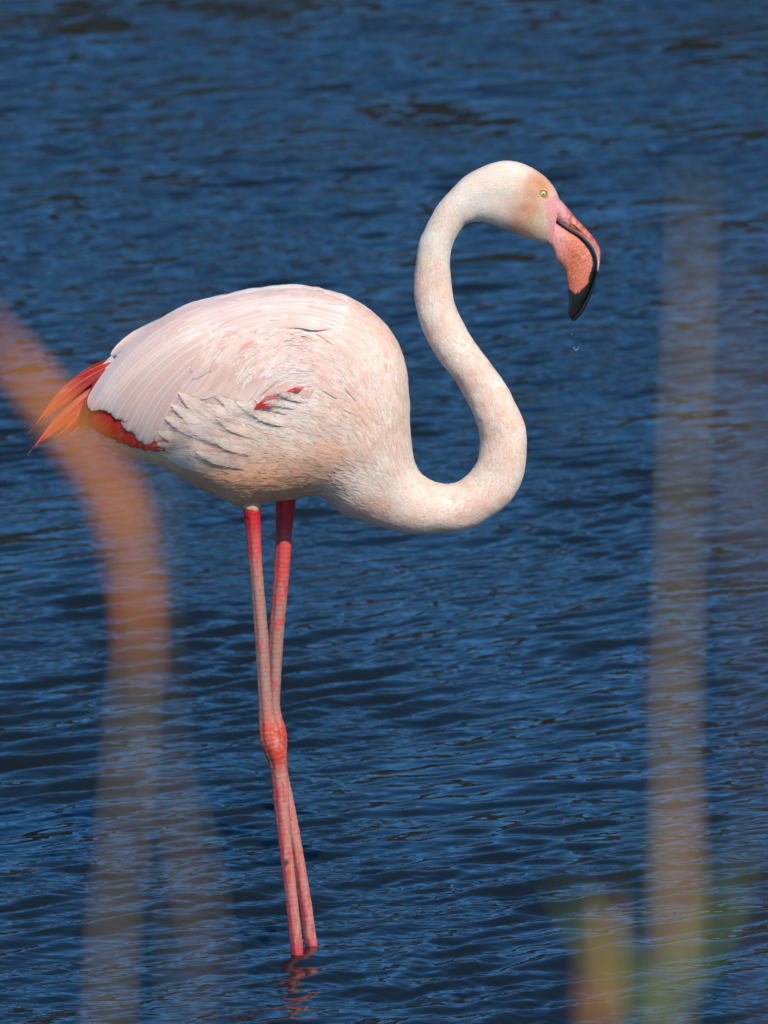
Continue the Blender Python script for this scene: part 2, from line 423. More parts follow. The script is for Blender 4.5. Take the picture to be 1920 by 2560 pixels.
# legs
NEAR = [(627,1190,60),(628,1225,38),(628,1246,29),(629,1262,24),(630,1285,20.5),(633,1320,18.5),(638,1400,17),(646,1500,16.8),(654,1600,17.5),(660,1700,17),(665,1765,19),
 (668,1800,22),(673,1830,26),(681,1858,29),(689,1882,27),(694,1903,23),(697,1925,21.5),(700,1955,20.8),(703,2000,20),(712,2100,17),(729,2250,15.6),
 (740,2350,15.6),(744,2392,15.2),(752,2470,15.5),(790,2830,17)]
FAR = [(714,1190,50),(714,1225,34),(714,1250,26),(713,1275,24),(710,1320,21),(706,1400,20),(698,1500,19),(690,1600,18.5),(686,1700,16.5),(684,1765,16),(687,1800,20),
 (693,1835,24),(696,1865,22),(698,1895,19),(704,1940,17),(717,2000,17),(737,2100,15.5),(762,2250,15.5),(776,2350,15.5),(779,2363,15.2),(790,2430,15.5),(838,2790,17)]
L_RED = lin((214, 24, 34)); L_GREY = lin((176, 130, 114)); L_PINK = lin((208, 94, 92)); L_SAL = lin((222, 140, 128)); L_KNEE = lin((214, 62, 40))
def leg_color(px, py, ang, s, near):
    m = nz(px / 8, py / 48, s) + 0.5 * nz(px / 4.5, py / 12, s + 3) + 0.35 * nz(px / 2, py / 3, s + 5); f = nz(px / 3, py / 4, s + 9)
    side = math.cos(ang)     # +1 on the right-hand edge
    up = sstep(1500 if near else 1620, 1290 if near else 1380, py)
    c = mixc(L_GREY, lin((228, 58, 62)), 0.85 * sstep(-0.32 + 0.4 * (1 - up) , 0.28 + 0.4 * (1 - up), m + 0.55 * up - 0.1 * abs(side)))
    if py < 1340: c = mixc(c, L_RED, sstep(1345, 1300, py + 20 * m))
    knee = math.exp(-((py - 1858) / 62) ** 2)
    c = mixc(c, mixc(L_KNEE, lin((208, 130, 108)), sstep(-0.1, 0.35, -m + f * .5)), knee * 1.4)
    low = sstep(1900, 1960, py)
    c2 = mixc(L_PINK, lin((204, 134, 118)), sstep(-0.35, 0.35, -m + 0.5 * side)); c2 = mixc(c2, lin((206, 72, 76)), 0.8 * sstep(0.0, 0.55, m - 0.45 * side))  # pink-red on the left; tan highlight painted in towards the right
    c2 = mixc(c2, lin((214, 44, 66)), sstep(2335, 2375, py) * 0.85)
    c = mixc(c, c2, low)
    c = mixc(c, lin((96, 60, 50)), 0.4 * sstep(0.25, 0.5, f))
    if near:
        c = mixc(c, lin((70, 60, 38)), sstep(1.0, 0.6, math.hypot((px - 716) / 6, (py - 2153) / 12)) * 0.9)
        c = mixc(c, lin((70, 34, 26)), 0.7 * sstep(1.0, 0.5, math.hypot((px - 636) / 6, (py - 1325) / 26)) * sstep(-.1, .2, f))
    cuff = 1270 if near else 1238
    return mixc(mixc(lin((220, 150, 106)), lin((232, 188, 148)), sstep(cuff - 17, cuff - 8, py + 6 * nz(ang * 3, s))), c, sstep(-2.5, 2.5, py - cuff - 9 * nz(ang * 5, s * 3, 2)))
def leg_mesh(spec, ydepth, s, near):
    P = catmull(spec, 620); seg = 26; vs, fs, cs = [], [], []
    for i in range(len(P)):
        x, y, w = P[i]
        t = P[min(i + 1, len(P) - 1)] - P[max(i - 1, 0)]; L = math.hypot(t[0], t[1]); nx, ny = t[1] / L, -t[0] / L
        for j in range(seg):
            a = math.tau * j / seg
            ww = w * (1 + 0.05 * nz(x / 14 + 5 * math.cos(a), y / 14, s + 2 * math.sin(a)))
            # scutes: fine rings of relief; tendon groove on the left
            ww *= 1 + 0.012 * math.sin(y / 1.9 + 2 * nz(x / 8, y / 8, s))
            g = math.exp(-((((a - math.pi * 1.28) + math.pi) % math.tau - math.pi) / 0.20) ** 2)
            if y > 1290: ww *= 1 - 0.13 * g
            px, py = x + nx * ww * math.cos(a), y + ny * ww * math.cos(a)
            p = on_plane(px, py, ydepth)
            vs.append(Vector((p.x, ydepth + ww * 0.98 * math.sin(a) / PXM, p.z)))
            c = leg_color(px, py, a, s, near)
            if y > 1290: c = mixc(c, lin((110, 52, 40)), 0.45 * g)
            cs.append(c)
    for i in range(len(P) - 1):
        for j in range(seg):
            a = i * seg + j; b = i * seg + (j + 1) % seg; fs.append((a, b, b + seg, a + seg))
    fs.append(tuple(range(seg - 1, -1, -1)))
    e = (len(P) - 1) * seg; fs.append(tuple(e + j for j in range(seg)))
    # webbed foot resting on the lake bed
    c0 = (vs[e] + vs[e + seg // 2]) / 2; zb = -0.355
    n = len(vs); vs += [Vector((c0.x - 0.012, c0.y, zb + 0.03)), Vector((c0.x, c0.y - 0.012, zb + 0.03)), Vector((c0.x, c0.y + 0.012, zb + 0.03))]
    tips = [Vector((c0.x + 0.075, c0.y - 0.045, zb)), Vector((c0.x + 0.06, c0.y - 0.02, zb + .004)), Vector((c0.x + 0.09, c0.y, zb)), Vector((c0.x + 0.06, c0.y + 0.02, zb + .004)), Vector((c0.x + 0.075, c0.y + 0.045, zb))]
    vs += tips; m0 = n + 3
    fs += [(n + 1, m0, m0 + 1), (n + 1, m0 + 1, m0 + 2), (n + 1, m0 + 2, n + 2), (n + 2, m0 + 2, m0 + 3), (n + 2, m0 + 3, m0 + 4), (n, m0, n + 1), (n, n + 2, m0 + 4), (n, m0 + 4, m0 + 2), (n, m0 + 2, m0)]
    cs += [L_PINK] * 8
    return vs, fs, cs
nv, nf, nc_ = leg_mesh(NEAR, -0.03, 1.0, True)
fv, ff, fc = leg_mesh(FAR, 0.048, 4.0, False)

flamingo = empty('flamingo', (0, 0, 0)); foot = on_plane(760, 2376, 0); flamingo.location = (foot.x, 0, 0)
bpy.context.view_layer.update()
tag(flamingo, 'pale pink flamingo standing side-on in rippled blue water with its neck in an S curve', 'flamingo')
def part(name, vs, fs, mat, parent=flamingo, **kw):
    """mesh in world coordinates, parented with its origin at the flamingo's base"""
    o = mesh_obj(name, [Vector(v) - flamingo.location for v in vs], fs, mat, **kw); o.parent = parent; return o
allv = list(tv) + list(nv) + list(fv); o1 = len(tv); o2 = o1 + len(nv)
allf = list(tf) + [tuple(i + o1 for i in f) for f in nf] + [tuple(i + o2 for i in f) for f in ff]
fm = [0] * len(tf) + [1] * (len(nf) + len(ff))
body = part('body', allv, allf, None, colors=list(tcol) + list(nc_) + list(fc), mats=[M_PLUME, M_LEG], fmat=fm)

# ------------------------------------------------------------------ small contour feathers all over neck, head, breast and belly
def in_poly(x, y, poly):
    c = False; n = len(poly)
    for i in range(n):
        x1, y1 = poly[i]; x2, y2 = poly[i - 1]
        if (y1 > y) != (y2 > y) and x < (x2 - x1) * (y - y1) / (y2 - y1) + x1: c = not c
    return c
WING_AREA = [(860,720),(720,690),(560,700),(400,780),(200,930),(200,1040),(300,1110),(420,1130),(440,1030),(620,1030),(700,960),(700,860),(760,790)]
def contour_feathers():
    tva = np.array([tuple(v) for v in tv]); tri = []
    for f in tf[:-2]: tri.append((f[0], f[1], f[2], f[3]))
    Q = np.array(tri); A = np.linalg.norm(np.cross(tva[Q[:, 2]] - tva[Q[:, 0]], tva[Q[:, 3]] - tva[Q[:, 1]]), axis=1) / 2
    U = np.array(tu); PX = np.array(tpx)
    u = U[Q[:, 0]]
    dens = np.where(u < 0.17, 9.0, np.where(u < TORSO_U, 4.0, 1.0))
    pr = A * dens; pr /= pr.sum()
    rng = np.random.RandomState(9); NF = 60000
    ids = rng.choice(len(Q), NF, p=pr); vs, fs, cs = [], [], []
    order = ids
    for qi in order:
        a, b, c, d = Q[qi]; r1, r2 = rng.rand(), rng.rand()
        w = np.array([(1-r1)*(1-r2), r1*(1-r2), r1*r2, (1-r1)*r2]); idx = [a, b, c, d]
        p = (tva[idx] * w[:, None]).sum(0); pp = (PX[idx] * w[:, None]).sum(0); uu = U[a]
        nrm = np.cross(tva[b] - tva[a], tva[d] - tva[a]); nn = np.linalg.norm(nrm)
        if nn < 1e-12: continue
        nrm = nrm / nn
        px, py = pp
        lt = tva[d] - tva[a]; lt = lt / (np.linalg.norm(lt) + 1e-9)
        if uu > TORSO_U - 0.05:
            fx, fy = flow(px, py); t = np.array([fx, 0, -fy]); k = sstep(TORSO_U - 0.05, TORSO_U + 0.06, uu); t = lt * (1 - k) + t * k
            if in_poly(px, py, WING_AREA): continue
        else: t = lt
        # keep outward
        cen = prof[min(RINGS - 1, int(uu * (RINGS - 1)))]; cw = on_plane((cen[0] + cen[2]) / 2, (cen[1] + cen[3]) / 2, 0)
        if np.dot(nrm, p - np.array(cw)) < 0: nrm = -nrm
        t = t - nrm * np.dot(t, nrm); tn = np.linalg.norm(t)
        if tn < 1e-6: continue
        t = t / tn; bt = np.cross(nrm, t)
        th = rng.randn() * 0.16; t, bt = t * math.cos(th) + bt * math.sin(th), bt * math.cos(th) - t * math.sin(th)
        if uu < 0.13:
            L, W, lift = 0.0060, 0.0009, 0.0001
            if px > lores_x(py) - 6 and py > 478: continue
            if math.hypot(px - 1358, py - 485) < 17: continue
        elif uu < TORSO_U - 0.04:
            L, W, lift = 0.0110, 0.0019, 0.0002
        else:
            k = sstep(TORSO_U - 0.04, TORSO_U + 0.12, uu)
            L, W, lift = 0.0110 + 0.018 * k, 0.0019 + 0.0009 * k, 0.0002 + 0.0004 * k
        s = rng.uniform(0.7, 1.35); L *= s; W *= rng.uniform(0.7, 1.3)
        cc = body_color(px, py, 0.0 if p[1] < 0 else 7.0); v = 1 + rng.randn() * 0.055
        q0 = rng.rand()
        if q0 < 0.16: cc = mixc(cc, lin((226, 166, 132)), 0.36 * (1 if uu > 0.13 else 0.4))
        elif q0 < 0.30: cc = tuple(min(0.95, x * 1.13) for x in cc)
        tip = tuple(min(0.92, x * v * 1.04) for x in cc); root = tuple(min(0.9, x * v * 0.97) for x in cc)
        n = len(vs); lf = lift * rng.uniform(0.2, 1.7)
        if uu > TORSO_U: lf *= 0.25 + 0.75 * sstep(0.2, 0.6, abs(nrm[1]))
        h1 = bvh.find_nearest(Vector(p + t * L * .45)); h2 = bvh.find_nearest(Vector(p + t * L))
        pm = np.array(h1[0]); pt = np.array(h2[0])
        vs += [p - bt * W * .6 - nrm * 0.0004, p + bt * W * .6 - nrm * 0.0004,
               pm + bt * W + nrm * (lf * .6), pm - bt * W + nrm * (lf * .6),
               pm + nrm * (lf * .6 + W * 0.15), pt + nrm * (lf * 0.9 + 0.0002)]
        fs += [(n, n + 1, n + 2, n + 4), (n, n + 4, n + 3), (n + 4, n + 2, n + 5), (n + 3, n + 4, n + 5)]
        cs += [root, root, cc, cc, cc, tip]
    o = part('contour_plumage', vs, fs, M_DOWN, colors=cs, smooth=True); tag(o, kind='stuff')
contour_feathers()

# ------------------------------------------------------------------ wing, tail and flank feathers
def wing_depth(px, py):
    h = bvh.ray_cast(CAM, cam_ray(px, py).normalized())
    d = max(0.0, -h[0].y) if h[0] is not None else 0.0
    e = 1 - ((px - 620) / 470) ** 2 - ((py - 960) / 262) ** 2
    e = e * (1 - sstep(680, 850, px)) if px > 680 else e
    if px > 360: e *= 1 - sstep(0, 55, py - (1118 - (px - 400) * 0.417))
    return max(d, 0.105 * math.sqrt(max(0.012 if px < 700 else 0.0, e)) * math.sqrt(max(0.0, min(1.0, under_back(px, py) / 80))))
TOPX = np.array([p[0] for p in PAIRS[::-1] if p[0] <= 1023 and p[1] < 1000]); TOPY = np.array([p[1] for p in PAIRS[::-1] if p[0] <= 1023 and p[1] < 1000])
def under_back(px, py):      # photo pixels below the line of the back
    return py - (np.interp(px, TOPX, TOPY) if px > 230 else 945 + (230 - px) * 0.9)
def body_depth(px, py):
    h = bvh.ray_cast(CAM, cam_ray(px, py).normalized())
    return max(0.0, -h[0].y) if h[0] is not None else 0.0
def bez(P, t):
    a, b, c, d = P; s = 1 - t
    return (s**3*a[0] + 3*s*s*t*b[0] + 3*s*t*t*c[0] + t**3*d[0], s**3*a[1] + 3*s*s*t*b[1] + 3*s*t*t*c[1] + t**3*d[1])
def wing_edge(x, y):         # 0 at the lower front edge of the coverts, 1 well inside the wing
    yb = np.interp(x, [560, 620, 740, 830, 960, 1005], [950, 995, 985, 1012, 1040, 1000])
    return sstep(-5, 75, yb - y) * (1 - sstep(940, 1000, x))
def make_feather(parent, name, P, hw, off, colf, mirror=False, rows=14, tipshape=0.5, lift=0.0, fray=0.0, depthf=wing_depth, camber=0.09, rng=random, sink=0.0025, shaft=0.0):
    vs, cs, uvs, fs = [], [], [], []
    ts_ = [1 - (1 - i / rows) ** 1.7 for i in range(rows + 1)]; pts = [bez(P, t) for t in ts_]
    length = sum(math.dist(a, b) for a, b in zip(pts, pts[1:]))
    cross = [-1, -0.55, 0, 0.55, 1]
    s0 = rng.uniform(0, 50)
    for i in range(rows + 1):
        t = ts_[i]; x, y = pts[i]
        a, b = pts[max(0, i - 1)], pts[min(rows, i + 1)]; tx, ty = b[0] - a[0], b[1] - a[1]; L = math.hypot(tx, ty); nx, ny = -ty / L, tx / L
        # width: narrow root, full body, rounded or pointed tip
        rem = (1 - t) * length
        xt = min(1.0, max(0.0, rem) / (hw * (0.95 + 2.7 * tipshape))); wtip = math.sqrt(1 - (1 - xt) ** 2) * (1 - 0.45 * tipshape) + xt * 0.45 * tipshape
        w = hw * (0.12 + 0.88 * sstep(0, 0.4, t)) * wtip * (1 + 0.06 * math.sin(s0 + 7 * t))
        if i == rows: w = hw * 0.12
        for c in cross:
            fr = fray * rng.uniform(-1, 1) if abs(c) == 1 else 0
            px, py = x + nx * w * c * (1 + fr), y + ny * w * c * (1 + fr)
            k = sstep(0, 0.33, t)
            ub = max(0.0, min(1.0, under_back(px, py) / 28)) if depthf is wing_depth else 1.0
            bd = body_depth(px, py) if (k < 1 and depthf is wing_depth) else 0.0; d0 = depthf(px, py); d0 = d0 * k + bd * (1 - k) if depthf is wing_depth else d0
            d = d0 + (off * k - sink * (1 - k)) * ub + ((camber * hw / PXM) * (1 - c * c) * 2 + lift * t * t) * (0.3 + 0.7 * ub)
            q = on_plane(px, py, -d); q = Vector((q.x, d if mirror else -d, q.z))
            vs.append(q); cs.append(colf(t, c, px, py)); uvs.append((c * w / hw + shaft, t * length / 200.0))
    for i in range(rows):
        for j in range(4):
            a = i * 5 + j; f = (a, a + 1, a + 6, a + 5); fs.append(f if not mirror else f[::-1])
    return part(name, vs, fs, M_FEATHER, parent=parent, colors=cs, uvs=uvs)

def interp(keys, t):
    for (t0, a), (t1, b) in zip(keys, keys[1:]):
        if t <= t1:
            k = (t - t0) / (t1 - t0); return [tuple(p[i] + (q[i] - p[i]) * k for i in range(2)) for p, q in zip(a, b)]
    return keys[-1][1]
TERT = [(0.0, [(640,735),(480,752),(320,850),(224,1022)]), (0.14, [(650,750),(500,775),(330,880),(247,1024)]), (0.27, [(660,765),(520,800),(350,905),(282,1030)]),
        (0.42, [(675,785),(545,825),(375,935),(325,1080)]), (0.56, [(690,800),(575,840),(425,935),(372,1108)]), (0.68, [(700,812),(600,850),(465,935),(420,1105)]),
        (0.84, [(715,830),(640,860),(535,930),(505,1075)]), (1.0, [(735,850),(690,870),(615,935),(596,1035)])]
def tint_feather(base, seed, red=0.0):
    r = random.Random(seed); v = r.uniform(0.88, 1.04); blot = r.uniform(0, 1)
    patch_t, patch = r.uniform(0.25, 0.8), (r.uniform(0.6, 1.0) if blot < 0.42 else r.uniform(0, 0.3))
    side = r.choice((-1, 1))
    def f(t, c, px, py):
        k = mixc(base, C_PINK, 0.3 + 0.5 * nz(px / 60, py / 60, seed * 0.1))
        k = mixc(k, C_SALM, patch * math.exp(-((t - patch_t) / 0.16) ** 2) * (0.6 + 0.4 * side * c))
        k = mixc(k, lin((222, 160, 146)), 0.55 * (1 + side * c) * 0.5 * (0.5 + 0.5 * sstep(-.2, .3, nz(t * 2.2, seed * .7))))  # pinker half: shadow between overlapping feathers painted into the colour
        k = mixc(k, lin((196, 160, 158)), 0.42 * sstep(0.6, 1.0, -side * c)); k = mixc(k, lin((252, 240, 236)), 0.5 * sstep(0.3, 1.0, side * c))  # grey-pink edge: painted shade and show-through where feathers overlap; other edge paler
        if red: k = mixc(k, C_RED, red)
        return tuple(min(0.9, x * v) for x in k)
    return f
def build_wing(mirror):
    wing = empty('wing'); wing.parent = flamingo
    rnd = random.Random(21)
    # scarlet coverts showing under the edge of the long feathers
    RED = [[(330,930),(285,970),(250,1010),(236,1062)],[(350,940),(300,985),(266,1030),(254,1078)],[(370,950),(325,1000),(292,1045),(280,1090)],
           [(390,960),(350,1010),(322,1060),(312,1103)],[(410,970),(380,1020),(354,1070),(345,1113)],[(430,980),(405,1030),(384,1080),(376,1119)],
           [(450,990),(430,1040),(412,1085),(404,1119)],[(300,900),(262,950),(236,990),(228,1046)]]
    RED = RED + [[((a[0] + b[0]) / 2, (a[1] + b[1]) / 2 + 3) for a, b in zip(p, q)] for p, q in zip(RED[:6], RED[1:7])]
    for i, P in enumerate(RED):
        f = lambda t, c, px, py, i=i: mixc(mixc(C_RED, lin((222, 52, 44)), 0.5 + 0.6 * nz(px / 14, py / 14, i)), lin((232, 140, 128)), 0.35 * sstep(0.3, 0.5, nz(px / 5, py / 22, i)))
        P[3] = (P[3][0], P[3][1] + 8); make_feather(wing, 'feather', P, 25, 0.0046, f, mirror, tipshape=0.3, shaft=5.0)
    n = 21
    for i in range(n):
        t = 1 - i / (n - 1)
        P = interp(TERT, t); j = rnd.uniform(-5, 5)
        P = [(P[0][0], P[0][1]), (P[1][0] + j, P[1][1]), (P[2][0] + j, P[2][1] + j), (P[3][0] + rnd.uniform(-7, 7), P[3][1] + rnd.uniform(-9, 7))]
        base = mixc(lin((232, 206, 196)), lin((242, 226, 218)), rnd.uniform(0, 1) * (0.4 + 0.6 * (1 - t)))
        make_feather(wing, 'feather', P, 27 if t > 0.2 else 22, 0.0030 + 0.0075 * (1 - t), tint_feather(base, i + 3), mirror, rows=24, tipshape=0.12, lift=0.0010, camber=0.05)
    # scapulars: long overlapping feathers along the back
    SC = [(0.0, [(900,770),(760,706),(520,742),(290,888)]), (0.5, [(880,790),(750,728),(560,770),(400,868)]), (1.0, [(850,830),(740,770),(620,790),(505,890)])]
    k = 0
    for row, (back, lo, hi) in enumerate(((0, 0.0, 1.0), (130, 0.0, 1.0), (250, 0.05, 1.0))):
        for i in range(9):
            t = lo + (hi - lo) * (1 - i / 8); P = interp(SC, t); P = [tuple(p) for p in P]
            # shorten towards the shoulder for the overlapping rows
            end = 1 - back / 520
            Q = [bez(P, s * end) for s in (0, 1)]
            a, b = bez(P, end / 3), bez(P, end * 2 / 3); p0, p3 = bez(P, 0), bez(P, end)
            c1 = ((-5*p0[0] + 18*a[0] - 9*b[0] + 2*p3[0]) / 6, (-5*p0[1] + 18*a[1] - 9*b[1] + 2*p3[1]) / 6)
            c2 = ((2*p0[0] - 9*a[0] + 18*b[0] - 5*p3[0]) / 6, (2*p0[1] - 9*a[1] + 18*b[1] - 5*p3[1]) / 6)
            dj = (rnd.uniform(-14, 14), rnd.uniform(-4, 6)); p3 = (p3[0] + dj[0], p3[1] + dj[1]); c2 = (c2[0] + dj[0], c2[1] + dj[1])
            base = mixc(C_WHITE, lin((240, 214, 204)), rnd.uniform(0, 0.8)); k += 1
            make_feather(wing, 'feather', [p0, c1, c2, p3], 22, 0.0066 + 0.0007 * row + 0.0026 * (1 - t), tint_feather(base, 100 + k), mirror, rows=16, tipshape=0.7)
    # lesser coverts swirling round the bend of the wing, laid by the flow of the plumage
    spots = []
    tries = 0
    while len(spots) < 120 and tries < 6000:
        tries += 1
        x, y = rnd.uniform(560, 985), rnd.uniform(730, 1000)
        e = ((x - 790) / 200) ** 2 + ((y - 880) / 130) ** 2
        if e > 1.25 or (x < 640 and y > 930): continue
        if bvh.ray_cast(CAM, cam_ray(x, y).normalized())[0] is None or under_back(x, y) < 30: continue
        if all(math.hypot(x - a, y - b) > 20 for a, b in spots): spots.append((x, y))
    # rear ones first and lowest, front ones on top
    spots.sort(key=lambda s: s[0] + 0.25 * s[1])
    for i, (x, y) in enumerate(spots):
        pts = [(x, y)]; L = rnd.uniform(95, 150) * (1.15 - 0.35 * (x - 560) / 420)
        for _ in range(12):
            fx, fy = flow(*pts[-1]); nx_, ny_ = pts[-1][0] + fx * L / 12, pts[-1][1] + fy * L / 12; pts.append((nx_, max(ny_, ny_ - under_back(nx_, ny_) + 22)))
        p0, a, b, p3 = pts[0], pts[4], pts[8], pts[12]
        c1 = ((-5*p0[0] + 18*a[0] - 9*b[0] + 2*p3[0]) / 6, (-5*p0[1] + 18*a[1] - 9*b[1] + 2*p3[1]) / 6)
        c2 = ((2*p0[0] - 9*a[0] + 18*b[0] - 5*p3[0]) / 6, (2*p0[1] - 9*a[1] + 18*b[1] - 5*p3[1]) / 6)
        base = mixc(C_CREAM, lin((242, 205, 188)), rnd.uniform(0, 1))
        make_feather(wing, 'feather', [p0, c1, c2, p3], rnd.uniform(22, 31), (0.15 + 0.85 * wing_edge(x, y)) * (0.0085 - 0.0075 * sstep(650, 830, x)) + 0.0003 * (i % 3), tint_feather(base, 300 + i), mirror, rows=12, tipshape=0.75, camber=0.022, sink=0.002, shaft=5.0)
    # loose soft barbs over the coverts, breaking their edges
    vs, fs, cs = [], [], []
    area = [(985,850),(930,790),(820,745),(700,735),(560,760),(500,840),(560,940),(620,985),(740,975),(830,1010),(960,1040),(1005,960)]
    for i in range(9000):
        x, y = rnd.uniform(490, 1010), rnd.uniform(735, 1045)
        if not in_poly(x, y, area) or (x < 660 and rnd.random() < 0.55): continue
        fx, fy = flow(x, y); th = rnd.gauss(0, 0.14); fx, fy = fx * math.cos(th) - fy * math.sin(th), fx * math.sin(th) + fy * math.cos(th)
        L = rnd.uniform(26, 70); W = rnd.uniform(0.9, 2.2); ub = min(1.0, max(0, under_back(x, y)) / 28)
        of = ((0.0092 - 0.0075 * sstep(650, 830, x)) + rnd.uniform(0, 0.0005)) * ub * (0.1 + 0.9 * wing_edge(x, y))
        def put(px, py, e):
            d = wing_depth(px, py) + of + e; q = on_plane(px, py, -d); return Vector((q.x, d if mirror else -d, q.z))
        if body_depth(x + fx * (L + 6), y + fy * (L + 6)) < 0.012 or under_back(x + fx * L, y + fy * L) < 5: continue
        n = len(vs); mx_, my_ = x + fx * L * .5, y + fy * L * .5
        vs += [put(x, y, -0.0005), put(mx_ - fy * W, my_ + fx * W, 0.0002), put(mx_ + fy * W, my_ - fx * W, 0.0002), put(x + fx * L, y + fy * L, 0.0004)]
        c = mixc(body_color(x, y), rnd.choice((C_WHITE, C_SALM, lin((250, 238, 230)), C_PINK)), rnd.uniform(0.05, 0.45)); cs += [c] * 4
        fs += [(n, n + 1, n + 2), (n + 1, n + 3, n + 2)]
    tag(part('soft_barbs', vs, fs, M_DOWN, parent=wing, colors=cs), kind='stuff')
    # single coral feathers among the pale ones
    for i, (x, y, L, hw, dep) in enumerate(((668,838,62,10,.0102),(632,772,58,8,.0095),(800,772,50,8,.006),(835,822,46,8,.004),(745,838,60,9,.0075),(520,806,85,4,.004),
                                   (560,756,60,7,.0105),(850,868,46,8,.004),(905,1010,40,7,.0022),(880,955,40,8,.0022),(860,1000,40,8,.0022),(690,905,55,8,.0095),(470,872,80,4,.004),(930,900,40,7,.002))):
        pts = [(x, y)]; L *= 1.5; hw *= 0.85
        for _ in range(12):
            fx, fy = flow(*pts[-1]); pts.append((pts[-1][0] + fx * L / 12, pts[-1][1] + fy * L / 12))
        p0, a, b, p3 = pts[0], pts[4], pts[8], pts[12]
        c1 = ((-5*p0[0] + 18*a[0] - 9*b[0] + 2*p3[0]) / 6, (-5*p0[1] + 18*a[1] - 9*b[1] + 2*p3[1]) / 6)
        c2 = ((2*p0[0] - 9*a[0] + 18*b[0] - 5*p3[0]) / 6, (2*p0[1] - 9*a[1] + 18*b[1] - 5*p3[1]) / 6)
        cf = lambda t, c, px, py, i=i: mixc(lin((238, 212, 200)), lin((226, 140, 108)), (0.75 if i in (0, 5, 12) else 0.5) * sstep(0.15, 0.55, t) * (1 - 0.6 * abs(c)) * (1 - 0.5 * sstep(.7, 1, t)))
        make_feather(wing, 'feather', [p0, c1, c2, p3], hw, dep, cf, mirror, rows=10, tipshape=1.3, camber=0.02, sink=0.001, shaft=5.0)
    # scarlet slits at the bend
    for P, hw in (([(712,982),(692,990),(666,1002),(636,1022)], 9), ([(696,1000),(686,1006),(672,1012),(656,1022)], 7), ([(766,966),(748,970),(730,976),(710,985)], 5)):
        make_feather(wing, 'feather', P, hw, 0.0098, lambda t, c, px, py: mixc(lin((206, 22, 28)), lin((238, 170, 158)), sstep(0.45, 0.0, t) * 0.8 + 0.6 * sstep(.1, .4, nz(px / 12, py / 3, 5))), mirror, rows=9, tipshape=0.9, shaft=5.0, camber=0.02)
    return wing
wing1 = build_wing(False)
wing1['label'] = 'folded near-side wing of long pale pink feathers over a scarlet edge'
wing2 = build_wing(True)
wing2['label'] = 'folded far-side wing hidden behind the back'

# fluffy flank plumes lapping up over the wing: each a vane of separate barbs
def make_plume(parent, P, hw, off, colf, mirror, seed, depthf=wing_depth, name='flank_feather'):
    r = random.Random(seed); vs, cs, fs = [], [], []; rows = 34
    pts = [bez(P, i / rows) for i in range(rows + 1)]; length = sum(math.dist(a, b) for a, b in zip(pts, pts[1:]))
    def W(px, py, extra):
        off = off0 - 0.0062 * (1 - sstep(35, -15, py - (1110 - (px - 400) * 0.417)))
        d = (depthf(px, py) + off) * kk[0] + (body_depth(px, py) - 0.004) * (1 - kk[0]) + extra; q = on_plane(px, py, -d); return Vector((q.x, d if mirror else -d, q.z))
    kk = [1.0]; off0 = off
    # vane
    for i in range(rows + 1):
        t = i / rows; kk[0] = sstep(0.03, 0.72, t); x, y = pts[i]; a, b = pts[max(0, i - 1)], pts[min(rows, i + 1)]; L = math.dist(a, b); nx, ny = -(b[1] - a[1]) / L, (b[0] - a[0]) / L
        w = hw * (0.55 + 0.45 * sstep(0, .35, t)) * min(1, ((1 - t) * length / (hw * 2.6)) ** 0.75) * 0.8 + 0.4
        for c in (-1, 0, 1):
            px, py = x + nx * w * c, y + ny * w * c
            vs.append(W(px, py, 0.0006 * (1 - abs(c)) + 0.0020 * t)); cs.append(colf(t, c, px, py))
    for i in range(rows):
        for j in range(2):
            a = i * 3 + j; fs.append((a, a + 1, a + 4, a + 3))
    # barbs sticking out past the vane
    for i in range(420):
        t = r.uniform(0.03, 0.97); kk[0] = sstep(0.03, 0.72, t); k = min(rows - 1, int(t * rows)); x, y = pts[k]; a, b = pts[max(0, k - 1)], pts[min(rows, k + 1)]; L = math.dist(a, b)
        tx, ty = (b[0] - a[0]) / L, (b[1] - a[1]) / L; nx, ny = -ty, tx; s = r.choice((-1, 1))
        w = hw * (0.55 + 0.45 * sstep(0, .35, t)) * min(1, ((1 - t) * length / (hw * 2.6)) ** 0.75) * 0.8 + 0.4
        sw = r.uniform(0, .9); x0, y0 = x + nx * s * w * sw, y + ny * s * w * sw; ll = r.uniform(0.7, 1.5) * hw + 6
        sp = r.uniform(0.0, 0.5); s2 = s * r.choice((1, 1, 1, -1)); dx, dy = tx * 0.9 + nx * s2 * sp, ty * 0.9 + ny * s2 * sp; ex = r.uniform(0.0008, 0.0030) + 0.0020 * t
        x1, y1 = x0 + dx * ll, y0 + dy * ll; n = len(vs); ww = r.uniform(0.45, 1.0)
        vs += [W(x0 - tx * ww, y0 - ty * ww, ex * .5), W(x0 + tx * ww, y0 + ty * ww, ex * .5), W(x1, y1, ex)]; c = colf(t, s, x0, y0); v = r.uniform(.93, 1.07)
        cs += [tuple(min(1.15, q * v) for q in c)] * 3; fs.append((n, n + 1, n + 2))
    return part(name, vs, fs, M_DOWN, parent=parent, colors=cs)
